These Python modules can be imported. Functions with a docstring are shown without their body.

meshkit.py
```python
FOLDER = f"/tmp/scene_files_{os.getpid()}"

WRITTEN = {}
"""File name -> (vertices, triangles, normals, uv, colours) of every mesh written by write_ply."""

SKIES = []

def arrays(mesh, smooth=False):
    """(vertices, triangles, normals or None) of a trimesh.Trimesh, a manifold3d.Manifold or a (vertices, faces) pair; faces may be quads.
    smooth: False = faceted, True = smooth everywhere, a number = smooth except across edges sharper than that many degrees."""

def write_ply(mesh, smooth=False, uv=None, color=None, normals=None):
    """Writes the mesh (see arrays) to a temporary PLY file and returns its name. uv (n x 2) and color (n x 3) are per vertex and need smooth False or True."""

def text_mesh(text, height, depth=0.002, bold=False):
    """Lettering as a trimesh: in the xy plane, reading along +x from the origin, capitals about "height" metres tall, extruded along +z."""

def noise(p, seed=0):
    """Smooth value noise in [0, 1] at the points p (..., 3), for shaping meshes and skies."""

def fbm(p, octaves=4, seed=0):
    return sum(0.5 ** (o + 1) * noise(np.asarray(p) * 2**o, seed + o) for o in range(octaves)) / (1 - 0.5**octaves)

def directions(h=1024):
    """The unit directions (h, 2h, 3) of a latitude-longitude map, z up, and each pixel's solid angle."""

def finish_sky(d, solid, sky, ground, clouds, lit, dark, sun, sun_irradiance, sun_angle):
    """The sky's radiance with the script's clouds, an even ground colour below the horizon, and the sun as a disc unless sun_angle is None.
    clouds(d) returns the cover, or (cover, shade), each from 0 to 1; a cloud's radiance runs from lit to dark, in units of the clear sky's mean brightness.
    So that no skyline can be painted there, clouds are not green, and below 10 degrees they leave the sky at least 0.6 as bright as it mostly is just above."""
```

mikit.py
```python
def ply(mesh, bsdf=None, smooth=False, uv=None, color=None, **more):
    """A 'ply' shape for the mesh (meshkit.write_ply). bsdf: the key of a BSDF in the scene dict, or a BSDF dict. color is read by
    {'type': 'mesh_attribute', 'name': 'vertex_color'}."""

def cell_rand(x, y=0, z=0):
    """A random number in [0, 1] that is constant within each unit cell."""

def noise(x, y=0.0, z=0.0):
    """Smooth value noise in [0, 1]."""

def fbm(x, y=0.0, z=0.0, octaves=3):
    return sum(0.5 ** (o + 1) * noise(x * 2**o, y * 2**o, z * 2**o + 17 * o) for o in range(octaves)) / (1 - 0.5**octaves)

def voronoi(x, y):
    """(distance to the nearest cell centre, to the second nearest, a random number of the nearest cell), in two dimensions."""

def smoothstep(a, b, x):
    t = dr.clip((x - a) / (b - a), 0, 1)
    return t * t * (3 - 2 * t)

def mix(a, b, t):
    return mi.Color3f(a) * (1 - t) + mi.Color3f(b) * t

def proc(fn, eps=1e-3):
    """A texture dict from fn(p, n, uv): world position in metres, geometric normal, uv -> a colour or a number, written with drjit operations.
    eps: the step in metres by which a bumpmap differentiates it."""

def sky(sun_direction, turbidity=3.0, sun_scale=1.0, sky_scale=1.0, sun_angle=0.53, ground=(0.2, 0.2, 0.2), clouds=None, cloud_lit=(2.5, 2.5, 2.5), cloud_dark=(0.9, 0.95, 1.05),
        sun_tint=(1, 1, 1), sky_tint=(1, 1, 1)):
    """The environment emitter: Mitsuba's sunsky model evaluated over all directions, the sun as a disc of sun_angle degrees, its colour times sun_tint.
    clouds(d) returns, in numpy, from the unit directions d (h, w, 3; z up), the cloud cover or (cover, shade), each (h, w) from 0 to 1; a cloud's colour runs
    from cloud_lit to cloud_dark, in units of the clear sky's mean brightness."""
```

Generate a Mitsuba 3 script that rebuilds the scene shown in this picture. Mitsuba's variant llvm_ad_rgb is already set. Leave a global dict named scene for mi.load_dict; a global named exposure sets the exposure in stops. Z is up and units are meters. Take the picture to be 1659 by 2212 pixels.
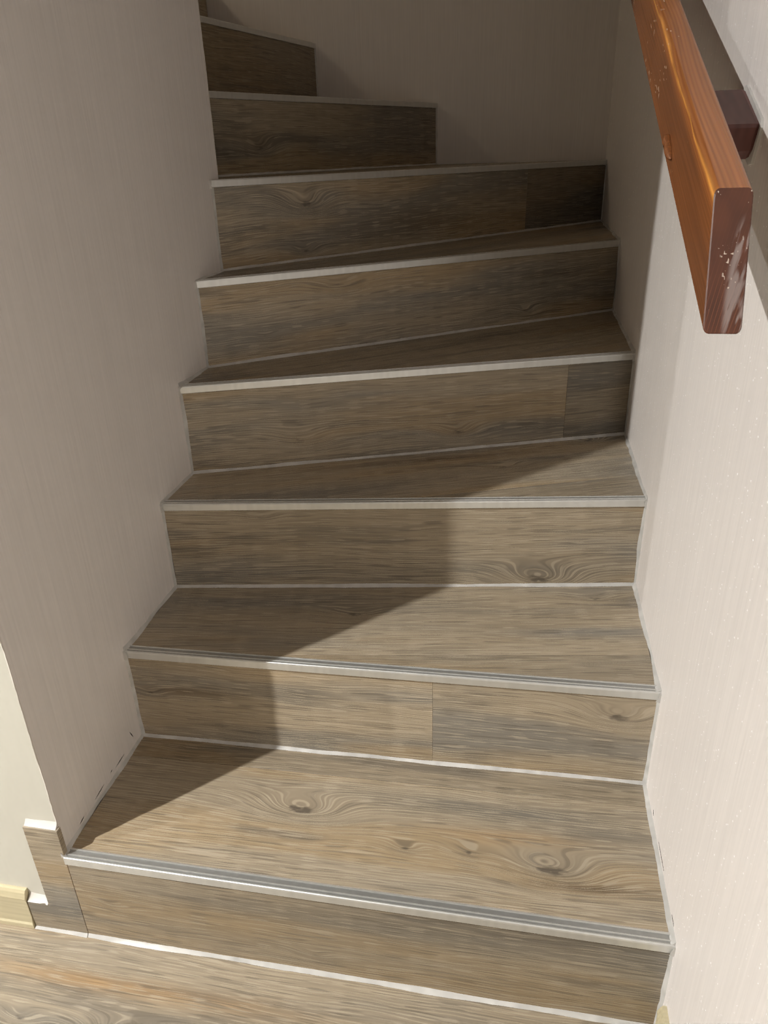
import math, random
import numpy as np
import trimesh, shapely
from shapely.geometry import Polygon
import drjit as dr
import mitsuba as mi
import mikit
from mikit import noise, fbm, voronoi, smoothstep, mix, cell_rand

scene = {'type': 'scene'}
labels = {}

# ---------------------------------------------------------------- camera, light, exposure
exposure = 0.08
W_IMG, H_IMG, F_PX = 1659, 2212, 1600.0
CAM_H, PITCH, ROLL, YAW = 1.1225, 0.4525, -0.0313, 0.1887


def camera():
    c, s = math.cos(PITCH), math.sin(PITCH)
    fw, rt, up = np.array([0, c, -s]), np.array([1., 0, 0]), np.array([0, s, c])
    u2 = -rt * math.sin(ROLL) + up * math.cos(ROLL)
    ca, sa = math.cos(YAW), math.sin(YAW)
    R = np.array([[ca, -sa, 0], [sa, ca, 0], [0, 0, 1]])
    fw, u2 = R @ fw, R @ u2
    o = np.array([0, 0, CAM_H])
    return {'type': 'perspective', 'fov_axis': 'x', 'fov': math.degrees(2 * math.atan(W_IMG / 2 / F_PX)), 'near_clip': 0.02, 'far_clip': 60.0,
            'to_world': mi.ScalarTransform4f().look_at(origin=o.tolist(), target=(o + fw).tolist(), up=u2.tolist())}


scene['camera'] = camera()

# lamps: (centre, bulb radius, radiance)
LAMPS = {
    'downlight': ((-1.80, -0.48, 2.392), 0.022, (26200, 25800, 24600), 2.40, 'small round ceiling spotlight left of the stair opening'),
    'downlight_001': ((-3.10, -0.72, 2.392), 0.022, (15000, 14900, 14300), 2.40, 'small round ceiling spotlight farther left along the cream hall wall'),
    'downlight_002': ((-1.6, -3.55, 2.392), 0.045, (110, 108, 102), 2.40, 'added unseen ceiling spotlight giving fill light from the wall behind the viewer'),  # added unseen lamp, fills the shaded risers and nosing fronts
    'stair_lamp': ((-1.75, 2.2, 2.33), 0.03, (190, 158, 112), 4.70, 'small round bulb hanging above the upper steps'),
}

# ---------------------------------------------------------------- materials
def bsdf(key, base, rough=0.5, spec=0.5, **k):
    scene[key] = {'type': 'twosided', 'bsdf': {'type': 'principled', 'base_color': base if isinstance(base, dict) else {'type': 'rgb', 'value': list(base)},
                                               'roughness': rough, 'specular': spec, **k}}


# knots: plank slot (row of the texture), u along the grain from the plank's left end, v across, size
ROW = 4.0
KNOTS = [(1, .33, .135, .026, 1.0), (1, .505, .085, .010, 0.8), (1, .72, .075, .026, 1.1), (1, .60, .09, .014, .6),
         (21, .06, .085, .010, .5), (21, .38, .04, .012, .6), (22, .70, .09, .013, .8), (2, .36, .12, .020, .7), (2, .80, .17, .018, .6), (22, .03, .10, .011, .6),
         (23, .70, .015, .026, 1.1), (23, .18, .15, .012, .4), (24, .22, .05, .022, .5), (24, .55, .04, .017, .7), (25, .30, .14, .02, .4), (25, .80, .03, .012, .7), (25, .13, .05, .010, .5),
         (26, .23, .12, .022, .8), (26, .22, .02, .014, .6), (27, .16, .10, .018, .8), (27, .40, .06, .02, .7), (3, .62, .10, .02, .6),
         (3, .84, .20, .016, .8), (60, .56, .075, .024, 1.2), (60, .38, .085, .012, .7), (60, .05, .12, .016, .8), (61, .4, .1, .02, .8), (52, .5, .1, .02, .8), (42, .82, .13, .022, .9), (32, .3, .1, .01, .6)]

# stains of the print: plank slot, centre u and v, half length, half width, strength, colour
GREY, RUST, UMBER = [0.185, 0.172, 0.155], [0.42, 0.27, 0.135], [0.165, 0.115, 0.070]
PATCHES = [(1, .62, .176, .20, .017, .85, GREY), (1, .66, .128, .11, .013, .6, RUST), (1, .77, .052, .08, .008, .75, UMBER), (1, .80, .145, .10, .02, .5, GREY),
           (60, .52, .150, .26, .014, .7, RUST), (60, .42, .09, .10, .012, .55, GREY), (60, .62, .035, .16, .014, .5, RUST), (22, .10, .105, .09, .012, .6, UMBER),
           (23, .62, .035, .22, .02, .55, GREY), (3, .66, .13, .22, .014, .65, GREY), (3, .50, .17, .20, .012, .7, UMBER), (26, .60, .05, .25, .04, .5, UMBER), (46, .05, .08, .3, .1, .5, UMBER),
           (44, .06, .09, .12, .05, .45, UMBER), (21, .45, .125, .4, .02, .45, GREY), (2, .45, .13, .3, .012, .4, GREY)]

# boards' own tones, plus upper treads and risers darkened to paint stairwell shade
TONES = {21: .80, 44: .74, 46: .62, 27: .80, 28: .72, 26: .92, 90: .92, 91: .66, 22: 1.05, 24: 1.05, 4: .85, 5: .8, 6: .8}


def grain(uv):
    u, v = uv.x, uv.y
    F = v + 0.018 * (fbm(u * 2.1, v * 7.0, 3.0, 3) - 0.5) + 0.006 * (noise(u * 9.0, v * 40.0) - 0.5)
    core, halo = mi.Float(0), mi.Float(0)
    for slot, ku, kv, r, a in KNOTS:
        du, dv = (u - ku) / (2.6 * r), (v - (slot * ROW + kv)) / r
        d2 = du * du + dv * dv + 0.35 * du * dv
        F += a * r * 1.7 * dr.exp(-0.75 * d2)
        core = dr.maximum(core, dr.minimum(a, 1.0) * dr.exp(-9.0 * d2))
        halo = dr.maximum(halo, a * dr.exp(-1.1 * d2))
    return u, v, F, core, halo


def wood_colour(p, n, uv):
    u, v, F, core, halo = grain(uv)
    row = dr.floor(v / ROW + 0.5)
    tone = cell_rand(row, 5, 1)
    k = dr.select((row > 59.0) & (row < 89.0), 0.84, mi.Float(1.0))  # floor rows darkened in colour to offset the nearby lamp
    for slot, f in TONES.items():
        k = dr.select(dr.abs(row - slot) < 0.5, f, k)
    halo = dr.clip(halo, 0, 1)
    grey = smoothstep(0.42, 0.70, fbm(u * 2.0 + 7.0, F * 15.0, 1.0, 4) * 0.8 + 0.2 * tone)
    warm = smoothstep(0.50, 0.72, fbm(u * 1.9 + 31.0, F * 12.0, 5.0, 3))
    c = mix([0.385, 0.322, 0.243], [0.262, 0.241, 0.214], grey)
    c = mix(c, [0.40, 0.300, 0.185], warm * 0.75)
    dark = smoothstep(0.60, 0.80, fbm(u * 3.4 + 3.0, F * 26.0, 9.0, 4))
    c = mix(c, [0.170, 0.152, 0.132], dark * 0.68)
    c = mix(c, [0.20, 0.165, 0.125], halo * 0.40)
    for slot, pu, pv, ru, rv, amt, tint in PATCHES:
        wob = 0.5 + fbm(u * 14.0, v * 60.0, 3.0 + slot, 3)
        du, dv = (u - pu) / ru, (v + 0.012 * (noise(u * 8.0, 3.0 + slot) - 0.5) - (slot * ROW + pv)) / rv
        c = mix(c, tint, dr.clip(amt * dr.exp(-du * du - dv * dv) * wob, 0, 0.9))
    # long fibres
    f1 = noise(u * 12.0, F * 620.0)
    f2 = noise(u * 30.0 + 40.0, F * 1150.0)
    amp = 0.7 + 0.6 * noise(u * 4.0, F * 25.0, 2.0)
    c = c * (1.0 + amp * (0.22 * (f1 - 0.5) + 0.20 * (f2 - 0.5)))
    # pale limed growth rings, in patches and around the knots
    q = F * 235.0 + 1.6 * noise(u * 5.0, F * 30.0, 8.0) + 0.5 * noise(u * 26.0, F * 120.0, 3.0)
    tri = 1.0 - dr.abs(q - dr.floor(q) - 0.5) * 2.0
    where = dr.clip(smoothstep(0.40, 0.62, noise(u * 2.6 + 11.0, F * 15.0, 4.0)) + 0.6 * halo, 0, 1)
    line = smoothstep(0.66, 0.90, tri) * where * smoothstep(0.22, 0.50, noise(u * 16.0, F * 260.0, 6.0))
    c = mix(c, [0.62, 0.53, 0.415], line * 0.50)
    # broken pale brush strokes and dark pores
    pale = smoothstep(0.64, 0.82, noise(u * 30.0 + 90.0, F * 760.0))
    c = mix(c, [0.60, 0.525, 0.425], pale * 0.42)
    pore = smoothstep(0.68, 0.86, noise(u * 20.0 + 17.0, F * 600.0, 3.0))
    c = mix(c, [0.13, 0.108, 0.085], pore * 0.42)
    crack = smoothstep(0.25, 0.85, core * (0.55 + 0.9 * noise(u * 160.0, v * 300.0)))
    c = mix(c, [0.085, 0.070, 0.058], dr.clip(crack, 0, 1) * 0.75)
    return c * (0.92 + 0.16 * tone) * mi.Color3f(0.80, 0.785, 0.745) * k


def wood_relief(p, n, uv):
    u, v = uv.x, uv.y
    F = v + 0.018 * (fbm(u * 2.1, v * 7.0, 3.0, 3) - 0.5) + 0.006 * (noise(u * 9.0, v * 40.0) - 0.5)
    return noise(u * 13.0, F * 430.0) + 0.6 * noise(u * 24.0, F * 800.0)


scene['mat_wood'] = {'type': 'twosided', 'bsdf': {'type': 'bumpmap', 'arbitrary': mikit.proc(wood_relief, 4e-4), 'scale': 0.00022,
                     'bsdf': {'type': 'principled', 'base_color': mikit.proc(wood_colour), 'roughness': 0.42, 'specular': 0.45}}}


def wallpaper_no_glints(p, n, uv):  # same mica paper, painted glints left out for the shaded walls
    s = p.x + p.y
    z = p.z
    a = noise(s * 620.0, z * 16.0) * 0.5 + 0.5 * noise(s * 260.0, z * 7.0, 4.0)
    b = fbm(s * 5.0, z * 1.6, 2.0, 2)
    c = mi.Color3f(0.625, 0.590, 0.567) * (0.93 + 0.10 * a + 0.05 * b)
    return c


def wallpaper(p, n, uv):
    s, z = p.x + p.y, p.z
    d, _, w = voronoi(s * 150.0, z * 150.0)
    m = 0.90 + 0.07 * noise(s * 7.0, z * 4.0)
    painted_glint = dr.select((w > m) & (d < 0.07 + 1.2 * (w - m)), 1.0, 0.0)  # glints of the mica flecks, painted near-white into the colour
    return mix(wallpaper_no_glints(p, n, uv), [0.98, 0.98, 0.98], painted_glint * 0.9)


bsdf('mat_wallpaper_shaded', mikit.proc(wallpaper_no_glints), 0.45, 0.35)
bsdf('mat_wallpaper_lit', mikit.proc(wallpaper), 0.45, 0.35)


def cream_paint(p, n, uv):
    a = fbm(p.x * 7.0, p.z * 5.0, p.y * 7.0, 3)
    b = noise(p.x * 220.0, p.z * 60.0)
    return mi.Color3f(0.53, 0.515, 0.455) * (0.95 + 0.07 * a + 0.02 * b)


bsdf('mat_cream_paint', mikit.proc(cream_paint), 0.5, 0.4)
bsdf('mat_hall_wall', (0.33, 0.32, 0.30), 0.7, 0.3)
bsdf('mat_ceiling', (0.22, 0.21, 0.20), 0.8, 0.2)


def pale_wood(p, n, uv):
    g = noise(p.x * 10.0, p.z * 380.0, p.y * 380.0)
    h = noise(p.x * 3.0, p.z * 90.0, p.y * 90.0 + 5.0)
    return mi.Color3f(0.46, 0.405, 0.265) * (0.82 + 0.22 * g + 0.16 * h)


bsdf('mat_baseboard', mikit.proc(pale_wood), 0.4, 0.5)


def caulk(p, n, uv):
    a = fbm(p.x * 60.0, p.y * 60.0, p.z * 60.0, 2)
    return mi.Color3f(0.47, 0.46, 0.44) * (0.80 + 0.40 * a)


bsdf('mat_caulk', mikit.proc(caulk), 0.35, 0.5)
bsdf('mat_crack', (0.035, 0.03, 0.025), 0.8, 0.1)
bsdf('mat_white_paint', (0.56, 0.53, 0.49), 0.5, 0.4)
def nosing_metal(p, n, uv):
    # uv.y: depth over the profile; bright ridges and lip, duller grooves
    a = uv.y
    bright = dr.maximum(dr.maximum(smoothstep(.0000, -.0006, a), smoothstep(.0028, .0034, a) * smoothstep(.0058, .0052, a)), smoothstep(.0122, .0127, a))
    dirt = noise(uv.x * 160.0, a * 300.0)
    return mix([0.40, 0.405, 0.395], [0.70, 0.705, 0.685], bright) * (0.93 + 0.09 * dirt)


scene['mat_aluminium'] = {'type': 'twosided', 'bsdf': {'type': 'principled', 'base_color': mikit.proc(nosing_metal), 'metallic': 0.72, 'roughness': 0.36, 'specular': 0.5}}



def lacquer(p, n, uv):
    # grain runs along the rail (uv.x, metres); uv.y runs around the section, 0.034 being the upper left arris
    u, v = uv.x, uv.y
    F = v + 0.010 * (fbm(u * 4.0, v * 25.0, 1.0, 2) - 0.5)
    a = noise(u * 7.0, F * 620.0)
    q = F * 260.0 + 1.5 * noise(u * 3.0, F * 30.0)
    ring = dr.abs(q - dr.floor(q) - 0.5) * 2.0
    c = mix([0.255, 0.086, 0.021], [0.185, 0.054, 0.014], smoothstep(0.25, 0.9, ring) * 0.6)
    c = mix(c, [0.115, 0.040, 0.014], smoothstep(0.039, 0.052, v) * (0.45 + 0.45 * smoothstep(0.30, 0.75, fbm(u * 3.0, v * 18.0, 7.0, 2))))  # side faces painted darker, as they mirror the dim stairwell
    edge_glint = dr.exp(-dr.square((v - 0.0355 + 0.004 * (noise(u * 22.0, 1.0) - 0.5)) / (0.0012 + 0.0022 * noise(u * 13.0, 5.0))))  # golden highlight along the arris, painted into the lacquer colour
    c = mix(c, [0.62, 0.27, 0.055], edge_glint * (0.35 + 0.55 * noise(u * 35.0, 2.0)))
    chip = smoothstep(0.86, 0.90, noise(u * 90.0, v * 300.0, 2.0)) * smoothstep(0.74, 0.80, noise(u * 12.0, v * 40.0, 6.0))
    c = mix(c, [0.60, 0.42, 0.30], chip * 0.6)
    return c * (0.84 + 0.32 * a)


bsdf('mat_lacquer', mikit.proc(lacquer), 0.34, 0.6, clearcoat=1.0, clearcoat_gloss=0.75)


def rail_end(p, n, uv):
    u, v = uv.x, uv.y
    q = (u * 0.95 - v * 0.30) * 330.0 + 1.8 * noise(u * 70.0, v * 30.0)
    ring = dr.abs(q - dr.floor(q) - 0.5) * 2.0
    low = smoothstep(0.050, 0.012, v)
    c = mix([0.070, 0.026, 0.017], [0.105, 0.036, 0.020], fbm(u * 120.0, v * 60.0, 1.0, 2))
    c = mix(c, [0.17, 0.060, 0.030], smoothstep(0.72, 0.95, ring) * (0.08 + 0.62 * low))
    band = u - (0.013 + 0.16 * dr.square((v - 0.01) / 0.075) * 0.075)
    k = smoothstep(-0.001, 0.004, band) * smoothstep(0.42, 0.62, fbm((u - 0.35 * v) * 210.0 + 3.0, (v + u) * 45.0, 2.0, 3)) * smoothstep(0.072, 0.055, v)
    c = mix(c, [0.36, 0.31, 0.30], k * 0.5)
    dot = smoothstep(0.86, 0.92, noise(u * 620.0, v * 620.0, 4.0)) * smoothstep(0.66, 0.78, noise(u * 60.0, v * 60.0, 9.0))
    return mix(c, [0.62, 0.52, 0.45], dot * 0.8)


bsdf('mat_rail_end', mikit.proc(rail_end), 0.48, 0.35, clearcoat=0.1, clearcoat_gloss=0.7)


def maroon(p, n, uv):
    a = noise(p.x * 200.0, p.y * 30.0, p.z * 30.0)
    return mi.Color3f(0.115, 0.042, 0.036) * (0.8 + 0.4 * a)


bsdf('mat_maroon', mikit.proc(maroon), 0.42, 0.4, clearcoat=0.15, clearcoat_gloss=0.7)

# ---------------------------------------------------------------- helpers
def free(key):
    if key not in scene:
        return key
    i = 1
    while f'{key}_{i:03d}' in scene:
        i += 1
    return f'{key}_{i:03d}'


def put(key, mesh, mat, label=None, category=None, group=None, kind=None, smooth=False, uv=None):
    key = free(key)
    scene[key] = mikit.ply(mesh, mat, smooth=smooth, uv=uv)
    d = {}
    if label: d['label'] = label
    if category: d['category'] = category
    if group: d['group'] = group
    if kind: d['kind'] = kind
    if d: labels[key] = d
    return key


def prism(poly, z0, z1):
    return trimesh.creation.extrude_polygon(Polygon(poly), z1 - z0, engine='earcut').apply_translation([0, 0, z0])


def box(x0, x1, y0, y1, z0, z1):
    return trimesh.creation.box(extents=[x1 - x0, y1 - y0, z1 - z0]).apply_translation([(x0 + x1) / 2, (y0 + y1) / 2, (z0 + z1) / 2])


def inset(P, b):
    P = np.asarray(P, float); n = len(P); out = []
    for i in range(n):
        p, a, c = P[i], P[i - 1], P[(i + 1) % n]
        d1, d2 = (p - a) / np.linalg.norm(p - a), (c - p) / np.linalg.norm(c - p)
        n1, n2 = np.array([-d1[1], d1[0]]), np.array([-d2[1], d2[0]])
        m = n1 + n2; m /= max(np.dot(m, n1), 0.3)
        out.append(p + m / 1.0 * b if np.dot(n1 + n2, n1) > 0.01 else p)
    return np.array(out)


def plank(P, o, eu, ev, th, bevel=0.0004, uvo=(0, 0)):
    """A bevelled board: convex outline P (counter-clockwise, in eu/ev), growing by th along eu x ev. uv in metres."""
    P = np.asarray(P, float)
    en = np.cross(eu, ev)
    rings = [(P, 0.0), (P, th - bevel), (inset(P, bevel), th)]
    n = len(P)
    V = np.vstack([np.asarray(o) + np.outer(r[:, 0], eu) + np.outer(r[:, 1], ev) + t * en for r, t in rings])
    UV = np.vstack([r + np.asarray(uvo) for r, t in rings])
    Fc = []
    for k in range(2):
        for i in range(n):
            a, b = k * n + i, k * n + (i + 1) % n
            Fc += [[a, b, b + n], [a, b + n, a + n]]
    Fc += [[2 * n, 2 * n + i, 2 * n + i + 1] for i in range(1, n - 1)] + [[0, i + 1, i] for i in range(1, n - 1)]
    return (V, np.array(Fc)), UV


def put_plank(key, P, o, eu, ev, th, slot, uo=0.0, mat='mat_wood', **k):
    m, uv = plank(P, o, np.asarray(eu, float), np.asarray(ev, float), th, uvo=(uo, slot * ROW))
    return put(key, m, mat, uv=uv, **k)


def loft(rings, caps=True):
    """Closed rings (each n x 3) joined in order."""
    n = len(rings[0]); V = np.vstack(rings); Fc = []
    for k in range(len(rings) - 1):
        for i in range(n):
            a, b = k * n + i, k * n + (i + 1) % n
            Fc += [[a, b, b + n], [a, b + n, a + n]]
    m = trimesh.Trimesh(V, Fc, process=False)
    if caps:
        for r, flip in ((0, True), (len(rings) - 1, False)):
            c = len(m.vertices)
            Vn = np.vstack([m.vertices, rings[r].mean(0)[None]])
            f = [[c, r * n + i, r * n + (i + 1) % n] for i in range(n)]
            if flip: f = [[x[0], x[2], x[1]] for x in f]
            m = trimesh.Trimesh(Vn, np.vstack([m.faces, f]), process=False)
    m.fix_normals()
    return m


def bead(p0, p1, da, db, r, seed=0, wob=0.35, segs=None):
    """A hand-laid bead of caulk in the corner between the surfaces that run along da and db."""
    p0, p1, da, db = (np.asarray(x, float) for x in (p0, p1, da, db))
    L = np.linalg.norm(p1 - p0)
    segs = segs or max(6, int(L / 0.012))
    rng = np.random.default_rng(seed)
    t = np.linspace(0, 1, segs + 1)
    def wv():
        k = rng.normal(size=segs + 1)
        return np.convolve(np.pad(k, 3, mode='edge'), np.ones(7) / 7, 'valid') * 1.6
    ra, rb = r * (1 + wob * wv()), r * (1 + wob * wv())
    ra, rb = np.clip(ra, 0.4 * r, 1.8 * r), np.clip(rb, 0.4 * r, 1.8 * r)
    rings = []
    for i in range(segs + 1):
        p = p0 + (p1 - p0) * t[i]
        e = 0.0006
        rings.append(np.array([p - e * da - e * db, p + ra[i] * da - e * db, p + ra[i] * da * .72 + rb[i] * db * .16, p + ra[i] * da * .42 + rb[i] * db * .42,
                               p + ra[i] * da * .16 + rb[i] * db * .72, p + rb[i] * db - e * da]))
    return loft(rings)


# ---------------------------------------------------------------- the room
XL, XR, YB, YF, YC = -0.6385, 0.2397, 2.7076, 0.685, 1.612   # left wall, right wall, back wall, hall wall face, end of the left wall
HALL_X, HALL_Y, CEIL, TOP = -7.5, -4.2, 2.40, 4.7
struct = dict(kind='structure')
put('wall_right', box(XR, XR + .1, HALL_Y - .1, YB + .1, -.1, TOP), 'mat_wallpaper_lit', 'pearly vertical-grain wallpaper on the wall behind the wooden handrail', **struct)
put('wall_back', box(-4.6, XR, YB, YB + .1, -.1, TOP), 'mat_wallpaper_shaded', 'dim wallpapered wall at the turn of the stairs', **struct)
put('wall_left', prism([(XL, YF), (XL, YC), (XL - .1, YC - .1), (XL - .1, YF + .1)], -.1, TOP), 'mat_wallpaper_shaded', 'shaded grey-beige wallpapered wall at the left of the stairs', **struct)
put('wall_hall', prism([(XL, YF), (XL - .1, YF + .1), (HALL_X, YF + .1), (HALL_X, YF)], -.1, TOP), 'mat_cream_paint', 'narrow strip of cream painted hall wall at the left edge', **struct)
put('wall_inner', prism([(XL, YC), (-4.6, YC), (-4.6, YC - .1), (XL - .1, YC - .1)], -.1, TOP), 'mat_wallpaper_shaded', 'wallpapered inner wall around the turn of the stairs', **struct)
put('wall_rear', box(HALL_X, XR, HALL_Y - .1, HALL_Y, -.1, CEIL), 'mat_hall_wall', 'light hall wall behind the viewer', **struct)
put('wall_far', box(HALL_X - .1, HALL_X, HALL_Y - .1, YF + .1, -.1, CEIL), 'mat_hall_wall', 'light hall wall far to the left', **struct)
put('wall_landing', box(-4.7, -4.6, YC - .1, YB + .1, -.1, TOP), 'mat_wallpaper_shaded', 'wall at the end of the upper landing', **struct)
put('wall_header', box(XL, XR, YF, YF + .1, CEIL, TOP), 'mat_cream_paint', 'cream header above the stair opening', **struct)
put('ceiling', box(HALL_X, XR, HALL_Y, YF, CEIL, CEIL + .1), 'mat_ceiling', 'dim hall ceiling', **struct)
put('ceiling_upper', box(-4.7, XR + .1, YF, YB + .1, TOP, TOP + .1), 'mat_ceiling', 'dim ceiling of the stairwell', **struct)

# floor: a slab, with the planks near the stairs laid on it one by one
FT = 0.005
fk = put('floor', box(HALL_X, XR, HALL_Y, YF + .3, -.1, -FT), 'mat_wood', 'hall floor of greyish oak vinyl planks', **struct, uv=None)
PW, PL = 0.218, 1.22
rng = random.Random(4)
yy, row = YF - 0.010, 0
while yy > -1.3:
    x = XR - rng.uniform(0.15, 1.1) if row else -0.30 + 0.0
    cuts = [XR]
    x0 = XR - (0.36 if row == 0 else rng.uniform(0.15, 1.1))
    if row == 0: x0 = -1.05
    while x0 > -3.0:
        cuts.append(x0); x0 -= PL
    cuts.append(-3.0 if cuts[-1] > -2.9 else -3.2)
    for i in range(len(cuts) - 1):
        a, b = cuts[i + 1] + .0003, cuts[i] - .0003
        put_plank('floor__plank', [(0, 0), (b - a, 0), (b - a, PW - .0006), (0, PW - .0006)], (a, yy - PW + .0003, -FT), (1, 0, 0), (0, 1, 0), FT,
                  60 + row * 7 + i, uo=(0 if row == 0 else rng.uniform(0, 3)))
    yy -= PW; row += 1
# plank edges end where the detailed rows end; the far floor keeps the slab

# ---------------------------------------------------------------- the staircase
Z = np.array([0, .1815, .3685, .5478, .7278, .9015, 1.0794, 1.2570, 1.4391, 1.619, 1.799])
L = {1: (XL, .676), 2: (XL, .938), 3: (XL, 1.146), 4: (XL, 1.291), 5: (XL, 1.432), 6: (XL, 1.570), 7: (-.84, YC), 8: (-.93, YC), 9: (-1.09, YC), 10: (-1.33, YC), 11: (-1.57, YC)}
R = {1: (XR, .674), 2: (XR, .953), 3: (XR, 1.267), 4: (XR, 1.610), 5: (XR, 2.072), 6: (XR, 2.645), 7: (-.303, YB), 8: (-.6957, YB), 9: (-1.043, YB), 10: (-1.33, YB), 11: (-1.57, YB)}
L = {k: np.array(v) for k, v in L.items()}; R = {k: np.array(v) for k, v in R.items()}
SEAM_X = {2: -.11, 4: .103, 6: -.002}
RT, TT, NF = .006, .005, .016          # riser board, tread board, nosing flange depth
GAP = .0035


def wall_line(i, left):
    """The wall that the end of riser i meets: a point and a direction in plan."""
    if left:
        return (np.array([XL, 0.]), np.array([0., 1.])) if i <= 6 else (np.array([0., YC]), np.array([1., 0.]))
    return (np.array([XR, 0.]), np.array([0., 1.])) if i <= 6 else (np.array([0., YB]), np.array([1., 0.]))


def along(i):
    d = R[i] - L[i]; d /= np.linalg.norm(d)
    return d, np.array([-d[1], d[0]])      # along the riser, back


def offset_ends(i, a, gap=0.0):
    """Both ends of riser line i moved back by a, cut by the walls (gap short of them)."""
    d, b = along(i)
    out = []
    for left in (True, False):
        q, w = wall_line(i, left)
        p = L[i] + a * b
        t = np.linalg.solve(np.array([d, -w]).T, q - p)[0]
        out.append(p + d * (t + (gap if left else -gap)))
    return out


def quad_between(i, a0, a1, gap):
    """Plan polygon of tread i, from a0 behind riser line i to a1 before riser line i+1."""
    l0, r0 = offset_ends(i, a0, gap); l1, r1 = offset_ends(i + 1, -a1, gap)
    pts = [l0, r0]
    if i == 6:
        pts += [np.array([XR - gap, YB - gap])]
    pts += [r1, l1]
    if i == 6:
        pts += [np.array([XL + gap, YC + gap])]
    return pts


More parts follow.
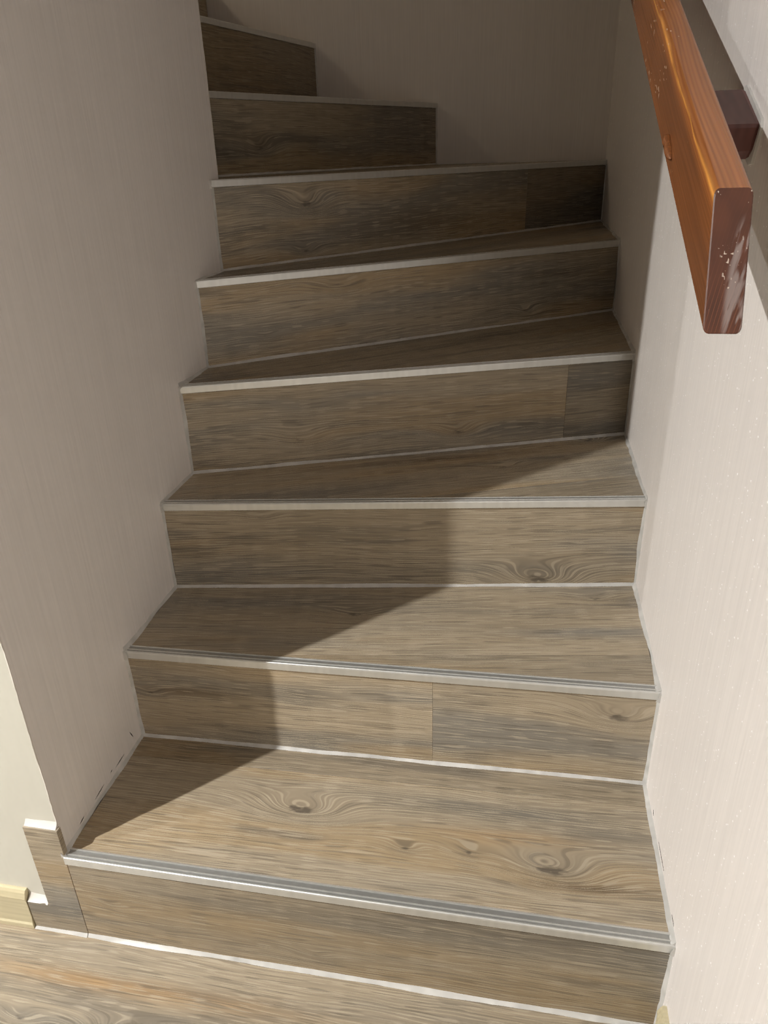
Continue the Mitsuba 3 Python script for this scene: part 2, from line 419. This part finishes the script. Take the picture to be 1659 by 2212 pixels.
def nosing_mesh(i):
    prof = [(-.0032, -.0130), (-.0040, -.0122), (-.0040, -.0012), (-.0034, .0008), (-.0022, .0017), (-.0008, .0017), (.0000, .0002), (.0028, .0002), (.0036, .0016), (.0050, .0016),
            (.0058, .0002), (.0120, .0002), (.0128, .0016), (.0144, .0016), (.0168, .0002), (.0168, -.0012), (-.0008, -.0012), (-.0008, -.0130)]
    ends = [(offset_ends(i, a, .0036 if i == 1 else .0010)[0], offset_ends(i, a, .0010)[1]) for a, z in prof]
    rings = [np.array([[*ends[k][s], Z[i] + prof[k][1]] for k in range(len(prof))]) for s in (0, 1)]
    n = len(prof); V = np.vstack(rings); Fc = []
    for k in range(n):
        a, b = k, (k + 1) % n
        Fc += [[a, b, b + n], [a, b + n, a + n]]
    cap = trimesh.creation.triangulate_polygon(Polygon(prof), engine='earcut')[1]
    pv = trimesh.creation.triangulate_polygon(Polygon(prof), engine='earcut')[0]
    idx = [int(np.argmin([np.hypot(*(np.array(q) - v)) for q in prof])) for v in pv]
    for f in cap:
        f = [idx[x] for x in f]
        Fc += [f, [x + n for x in f[::-1]]]
    m = trimesh.Trimesh(V, Fc, process=False); m.fix_normals()
    ln = np.linalg.norm(rings[1][0] - rings[0][0])
    return m, np.array([[i * 3.0 + s * ln, a] for s in (0, 1) for a, z in prof])


ORD = ['lowest', 'second', 'third', 'fourth', 'fifth', 'sixth', 'seventh', 'eighth', 'ninth', 'tenth']
labels['staircase'] = {'label': 'winder staircase clad in greyish oak planks with silver metal nosings, turning left between wallpapered walls', 'category': 'staircase'}
SEAM_V = {1: [-.051], 2: [-.2175], 3: [-.2175], 4: [-.2175], 5: [-.2175, -.435], 6: [-.2175, -.435], 7: [-.2175], 8: [-.2175], 9: [], 10: []}
ez = np.array([0, 0, 1.])
for i in range(1, 11):
    d, b = along(i)
    d3 = np.array([*d, 0.]); b3 = np.array([*b, 0.])
    dn, bn = along(i + 1)
    dn3, bn3 = np.array([*dn, 0.]), np.array([*bn, 0.])
    core = quad_between(i, RT, -RT, .004 if i == 1 else 0.0)
    z0 = max(-FT, Z[i] - .42)
    s = put('staircase__step', prism(core, z0, Z[i] - TT), 'mat_caulk', f'{ORD[i-1]} step of the staircase' + (', counted from the floor' if i > 1 else ', at floor level'))
    # riser boards
    l, r = offset_ends(i, 0.0, GAP)
    Lr = np.linalg.norm(r - l); hz = Z[i] - .0125 - Z[i - 1]
    cut = [0.0, Lr]
    if i in SEAM_X:
        cut = [0.0, np.linalg.norm(l + (r - l) * (SEAM_X[i] - l[0]) / (r[0] - l[0]) - l), Lr]
    for k in range(len(cut) - 1):
        a, c = cut[k] + (.0001 if k else 0), cut[k + 1] - (.0001 if k + 2 < len(cut) else 0)
        put_plank(s + '__riser_plank', [(a, 0), (c, 0), (c, hz + .0125 - .0014), (a, hz + .0125 - .0014)], [*(l + b * RT), Z[i - 1]], d3, ez, RT, (20 + i) if k == 0 else (40 + i), uo=0)
    # tread boards, grain parallel to the riser behind
    poly = Polygon(quad_between(i, NF, 0.0, GAP))
    o2 = L[i + 1]
    loc = Polygon([((np.array(p) - o2) @ dn, (np.array(p) - o2) @ bn) for p in poly.exterior.coords[:-1]])
    lim = [0.5] + SEAM_V[i] + [-3.0]
    for k in range(len(lim) - 1):
        piece = loc.intersection(shapely.box(-3, lim[k + 1] + (.0003 if k + 2 < len(lim) else 0), 3, lim[k] - (.0003 if k else 0)))
        for g in getattr(piece, 'geoms', [piece]):
            if g.is_empty or g.area < 2e-4: continue
            P = np.array(shapely.geometry.polygon.orient(g.simplify(1e-5)).exterior.coords[:-1])
            v0 = P[:, 1].min()
            slot = i if (k == 0 and i != 1) or (k == 1 and i == 1) else 70 + 3 * i + k
            P2 = P - [0, v0]
            put_plank(s + '__tread_plank', P2, [*(o2 + bn * v0), Z[i] - TT], dn3, bn3, TT, slot, uo=0)
    nm, nuv = nosing_mesh(i)
    put(s + '__nosing', nm, 'mat_aluminium', 'silver ribbed metal edge strip', uv=nuv)
    # caulk: riser foot, riser ends, tread ends
    sd = 100 * i
    l0, r0 = offset_ends(i, 0, 0.0)
    foot = [np.array([*p, Z[i - 1]]) for p in (offset_ends(i, 0.0, .0036 if i == 1 else .001)[0], offset_ends(i, 0.0, .001)[1])]
    put(s + '__caulk_bead', bead(foot[0], foot[1], -b3, ez, .0052 if i > 1 else .0056, sd, .22), 'mat_caulk', smooth=50)
    for left, p in ((True, l0), (False, r0)):
        if i > 8: break
        q, w = wall_line(i, left)
        w3 = np.array([*w, 0.])
        into = d3 if left else -d3
        fr = -w3 if i <= 6 else w3
        if i == 1 and left: continue
        put(s + '__caulk_bead', bead([*p, Z[i - 1]], [*p, Z[i] - .012], into, fr, .0046, sd + (1 if left else 2), .35), 'mat_caulk', smooth=50)
    if i <= 6:
        for left in (True, False):
            if i == 1 and left: continue
            e0 = np.array([*offset_ends(i, -.0052, 0.0)[0 if left else 1], Z[i] - .0150])
            put(s + '__caulk_bead', bead(e0, e0 + [0, 0, .0165], [1 if left else -1, 0, 0], [0, 1, 0], .0048, sd + (5 if left else 6), .4, 10), 'mat_caulk', smooth=50)
    if i <= 5:
        for left in (True, False):
            p0 = offset_ends(i, -.002, 0.0)[0 if left else 1]; p1 = offset_ends(i + 1, 0, 0)[0 if left else 1]
            put(s + '__caulk_bead', bead([*p0, Z[i]], [*p1, Z[i]], [1 if left else -1, 0, 0], ez, .0052, sd + (3 if left else 4), .45), 'mat_caulk', smooth=50)

# ---------------------------------------------------------------- skirting beside the first riser
zl = .0625
put_plank('skirting_plank', [(0, 0), (.0564, 0), (.0564, .1720), (0, .1720)], (-.6915, YF - .0005, zl + .0005), (1, 0, 0), (0, 0, 1), .0090, 90, uo=1.0,
          label='tall upright offcut of oak plank on the cream wall at the left of the lowest riser', category='skirting')
put('skirting_plank__paint_edge', bead((-.6905, YF, zl + .1725), (-.6385, YF, zl + .1725), (0, -1, 0), (0, 0, 1), .0085, 5, .12), 'mat_white_paint', 'chipped off-white painted top edge', smooth=40)
put_plank('skirting_plank', [(0, 0), (.0939, 0), (.0939, zl), (0, zl)], (-.7290, YF - .0005, 0.0), (1, 0, 0), (0, 0, 1), .0090, 91, uo=2.0,
          label='low dark offcut of oak plank at floor level under the tall skirting piece', category='skirting')
put('skirting_plank_001__caulk_bead', bead((-.7280, YF, zl), (-.6925, YF, zl), (0, -1, 0), (0, 0, 1), .0085, 6, .25), 'mat_white_paint', 'smeared white caulk on top', smooth=40)
put('skirting_plank_001__caulk_bead', bead((-.7290, YF - .0095, 0), (-.6360, YF - .0095, 0), (0, -1, 0), (0, 0, 1), .0045, 7, .25), 'mat_caulk', smooth=40)


def baseboard_profile(h, t):
    return [(0, 0), (t, 0), (t, .008), (t - .0025, .0105), (t - .0025, h - .017), (t - .001, h - .014), (t - .0045, h - .004), (t - .007, h), (0, h)]


prof = baseboard_profile(.082, .013)
put('baseboard_left', loft([np.array([[x, YF - a, z] for a, z in prof]) for x in (HALL_X + .02, -.7300)]), 'mat_baseboard', 'yellowish pale wood baseboard along the cream wall at the far left', **struct)
prof = baseboard_profile(.082, .012)
put('baseboard_right', loft([np.array([[XR - a, y, z] for a, z in prof]) for y in (HALL_Y + .02, .655)]), 'mat_baseboard', 'end of the pale wood baseboard at the foot of the right wall', **struct)
put('baseboard_right__paint_edge', bead((XR, .655, .005), (XR, .655, .078), (-1, 0, 0), (0, 1, 0), .0050, 9, .3), 'mat_white_paint', smooth=40)

# ragged paint line on the outer corner of the left wall
put('wall_left__paint_edge', bead((XL - .0002, YF + .0002, .236), (XL - .0002, YF + .0002, 2.4), (-1, 0, 0), (0, -1, 0), .0018, 11, .8, 260), 'mat_white_paint', 'ragged paint edge on the corner', smooth=False)
put('wall_left__paint_edge', bead((XL - .0002, YC - .0002, 1.08), (XL - .0002, YC - .0002, 2.4), (-1, 0, 0), (0, 1, 0), .0016, 12, .9, 200), 'mat_white_paint')
# dark gaps in the caulk at the foot of the left wall
for y, z, ln, tilt in ((.790, .195, .030, .10), (.735, .192, .014, .2), (.858, .196, .030, .05), (.905, .212, .018, -1.2), (.830, .2, .006, .4)):
    c, s_ = math.cos(tilt), math.sin(tilt)
    pts = [np.array([XL, y, z]) + t * ln / 2 * np.array([0, c, s_]) for t in (-1, 1)]
    w = .0009
    nrm = np.array([0, -s_, c]) * w
    mid = (pts[0] + pts[1]) / 2
    ring = lambda e: np.array([pts[0] + [e, 0, 0], mid - nrm + [e, 0, 0], pts[1] + [e, 0, 0], mid + nrm + [e, 0, 0]])
    put('wall_left__crack', loft([ring(-.0005), ring(.0004)]), 'mat_crack', 'thin dark gap in the caulk')

for y, z, ln, tilt in ((.800, .1945, .050, .02), (.878, .196, .008, .9), (.700, .1935, .016, .1)):
    c, s_ = math.cos(tilt), math.sin(tilt)
    p0, p1 = (np.array([XR, y, z]) + t * ln / 2 * np.array([0, c, s_]) for t in (-1, 1))
    nrm, mid = np.array([0, -s_, c]) * .0007, (p0 + p1) / 2
    ring = lambda e: np.array([p0 - [e, 0, 0], mid - nrm - [e, 0, 0], p1 - [e, 0, 0], mid + nrm - [e, 0, 0]])
    put('wall_right__crack', loft([ring(-.0005), ring(.0004)]), 'mat_crack', 'thin dark gap in the caulk')

# ---------------------------------------------------------------- the handrail
RW, RH = .0290, .0840
r_end = np.array([.172, .664, 1.0895])              # top right corner of the near end
r_dir = np.array([.010, 1.0, .389]); r_dir /= np.linalg.norm(r_dir)
r_side = np.array([1., -.010, 0.]); r_side /= np.linalg.norm(r_side)
r_down = np.array([-.0, -.36, -1.0]); r_down /= np.linalg.norm(r_down)   # slanted cut of the end
r_up = np.cross(r_side, r_dir)
RAIL_L = 1.95


def rounded_rect(w, h, r, n=4):
    out = []
    for cx, cy, a0 in ((w / 2 - r, h / 2 - r, 0), (-w / 2 + r, h / 2 - r, 90), (-w / 2 + r, -h / 2 + r, 180), (w / 2 - r, -h / 2 + r, 270)):
        for k in range(n + 1):
            a = math.radians(a0 + 90 * k / n)
            out.append((cx + r * math.cos(a), cy + r * math.sin(a)))
    return np.array(out)


def rail():
    sec = rounded_rect(RW, RH, .0045)
    hh = RH / abs(np.dot(r_down, r_up))
    c0 = r_end - r_side * RW / 2 + r_down * hh / 2
    def ring(t, k=1.0):
        pts = []
        for a, b in sec * k:
            p = c0 + r_side * a + r_up * b
            # slide along the rail so that the near ring lies in the slanted cut
            sl = (np.dot(r_down, r_dir) / np.dot(r_down, r_up)) * b
            pts.append(p + r_dir * (sl * max(0, 1 - t / .4) + t))
        return np.array(pts)
    k1 = 1 - .0016 / (RW / 2)
    stations = [(0.0008, 1.0)] + [(t, 1.0) for t in np.linspace(.03, RAIL_L - .001, 24)]
    side = [ring(t, k) for t, k in stations]
    n = len(sec)
    # perimeter coordinate for the grain
    per = np.r_[0, np.cumsum(np.linalg.norm(np.diff(np.vstack([sec, sec[:1]]), axis=0), axis=1))]
    V, UV, Fc = [], [], []
    for (t, k), rg in zip(stations, side):
        V += list(rg) + [rg[0]]; UV += [(t, q) for q in per]
    m = n + 1
    for j in range(len(stations) - 1):
        for i in range(n):
            a, b = j * m + i, j * m + i + 1
            Fc += [[a, b + m, b], [a, a + m, b + m]]
    body = (np.array(V), np.array(Fc)), np.array(UV)
    # near end cap with a worn, rounded rim
    e = ring(0.0); ein = c0
    rim0 = side[0]
    inner = []
    for (a, b) in sec:
        a2, b2 = a - math.copysign(min(.0010, abs(a)), a), b - math.copysign(min(.0010, abs(b)), b)
        sl = (np.dot(r_down, r_dir) / np.dot(r_down, r_up)) * b2
        inner.append(c0 + r_side * a2 + r_up * b2 + r_dir * (sl - .0002))
    inner = np.array(inner)
    Vc = np.vstack([rim0, inner, inner.mean(0)[None]])
    Fcap = []
    for i in range(n):
        j = (i + 1) % n
        Fcap += [[i, j, n + j], [i, n + j, n + i], [n + i, n + j, 2 * n]]
    uvc = np.array([[np.dot(v - c0, r_side) + RW / 2, np.dot(v - c0, r_up) + RH / 2] for v in Vc])
    far = trimesh.Trimesh(np.vstack([side[-1], side[-1].mean(0)[None]]), [[(i + 1) % n, i, n] for i in range(n)], process=False)
    return body, ((Vc, np.array(Fcap)), uvc), far, c0


body, cap, far, rail_c = rail()
labels['handrail'] = {'label': 'glossy orange-brown wooden handrail with a scuffed dark end on the right wall', 'category': 'handrail'}
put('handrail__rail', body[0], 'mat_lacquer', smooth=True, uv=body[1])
put('handrail__end_grain', cap[0], 'mat_rail_end', 'dark reddish end grain with whitish scuffs', uv=cap[1])
put('handrail__far_end', far, 'mat_rail_end')


def block(yc, zc, ln=.100, hh=.040):
    """A wall block between rail and wall, its front lower corner cut off."""
    bd = np.array([0, 1., .42]); bd /= np.linalg.norm(bd)
    bu = np.array([0, -bd[2], bd[1]])
    c = np.array([0, yc, zc])
    x0, x1 = r_end[0] + .010 * (yc - r_end[1]) - .001, XR - .0005
    sec = [(-ln / 2 + .010, -hh / 2), (ln / 2 - .004, -hh / 2), (ln / 2, -hh / 2 + .004), (ln / 2, hh / 2 - .003), (ln / 2 - .003, hh / 2), (-ln / 2 + .003, hh / 2), (-ln / 2, hh / 2 - .003), (-ln / 2 + .002, -hh / 2 + .012)]
    def ring(x, k):
        return np.array([c + bd * a * k + bu * b * k + [x, 0, 0] for a, b in sec])
    return loft([ring(x0, 1.0), ring(x1 - .006, 1.0), ring(x1, .90)])


put('handrail__wall_block', block(.985, 1.138), 'mat_maroon', 'dark maroon wooden block fixing the rail to the wall')
ytop = 2.25
put('handrail__wall_block', block(ytop, 1.138 + .389 * (ytop - .985)), 'mat_maroon')
cb = np.array([XR, .985, 1.138])
pl = [(-.052, -.020), (-.042, -.026), (.048, -.025), (.054, -.018), (.053, .020), (.046, .025), (-.046, .024), (-.053, .018)]
bd = np.array([0, 1., .42]); bd /= np.linalg.norm(bd); bu = np.array([0, -bd[2], bd[1]])
put('handrail__caulk_ring', loft([np.array([cb + bd * a + bu * b_ + [e, 0, 0] for a, b_ in pl]) for e in (.0004, -.003)]), 'mat_caulk', 'grey caulk around the block')
# hardened lacquer drip under the inner face
drip = []
for t, rr in ((0, .001), (.004, .0032), (.010, .0040), (.017, .0026), (.020, .0032), (.030, .0036), (.038, .0022), (.042, .0006)):
    cdr = np.array([r_end[0] - RW + .0005, .925, 1.128]) + np.array([.01, -1, -.55]) / 1.14 * t
    drip.append(np.array([cdr + np.array([-math.cos(a) * rr * 1.5, 0.3 * math.sin(a) * rr, math.sin(a) * rr * 1.6]) for a in np.linspace(0, 2 * math.pi, 9)[:-1]]))
put('handrail__lacquer_drip', loft(drip), 'mat_lacquer', 'hardened drip of lacquer', smooth=True)

# ---------------------------------------------------------------- lamps (all outside the frame)
bsdf('mat_lamp', (0.75, 0.74, 0.72), 0.4, 0.5)
for key, (c, r, e, top, lab) in LAMPS.items():
    labels[key] = {'label': lab, 'category': 'lamp'}
    em = {'type': 'area', 'radiance': {'type': 'rgb', 'value': list(e)}}
    if key.startswith('stair'):
        scene[key + '__bulb'] = {**mikit.ply(trimesh.creation.icosphere(subdivisions=2, radius=r).apply_translation(c), 'mat_lamp'), 'emitter': em}
        h = top - c[2] - r - .0005
        prof = np.array([[0, -.004], [.014, -.004], [.016, .04], [.004, .05], [.004, h - .03], [.045, h - .025], [.05, h], [0, h]])
        put(key + '__cord', trimesh.creation.revolve(prof, sections=20).apply_translation([c[0], c[1], c[2] + r]), 'mat_lamp')
        continue
    t = np.linspace(0, 2 * math.pi, 33)[:-1]
    V = np.vstack([np.c_[np.cos(t) * r, np.sin(t) * r, 0 * t] + c, [c]])
    scene[key + '__lens'] = {**mikit.ply(trimesh.Trimesh(V, [[(i + 1) % 32, i, 32] for i in range(32)], process=False), 'mat_lamp'), 'emitter': em}
    prof = np.array([[r + .001, .006], [r + .001, -.002], [r + .014, -.004], [r + .018, top - c[2] - .0005], [r + .001, top - c[2] - .0005], [r + .001, .006]])
    put(key + '__trim_ring', trimesh.creation.revolve(prof, sections=32).apply_translation(c), 'mat_lamp')
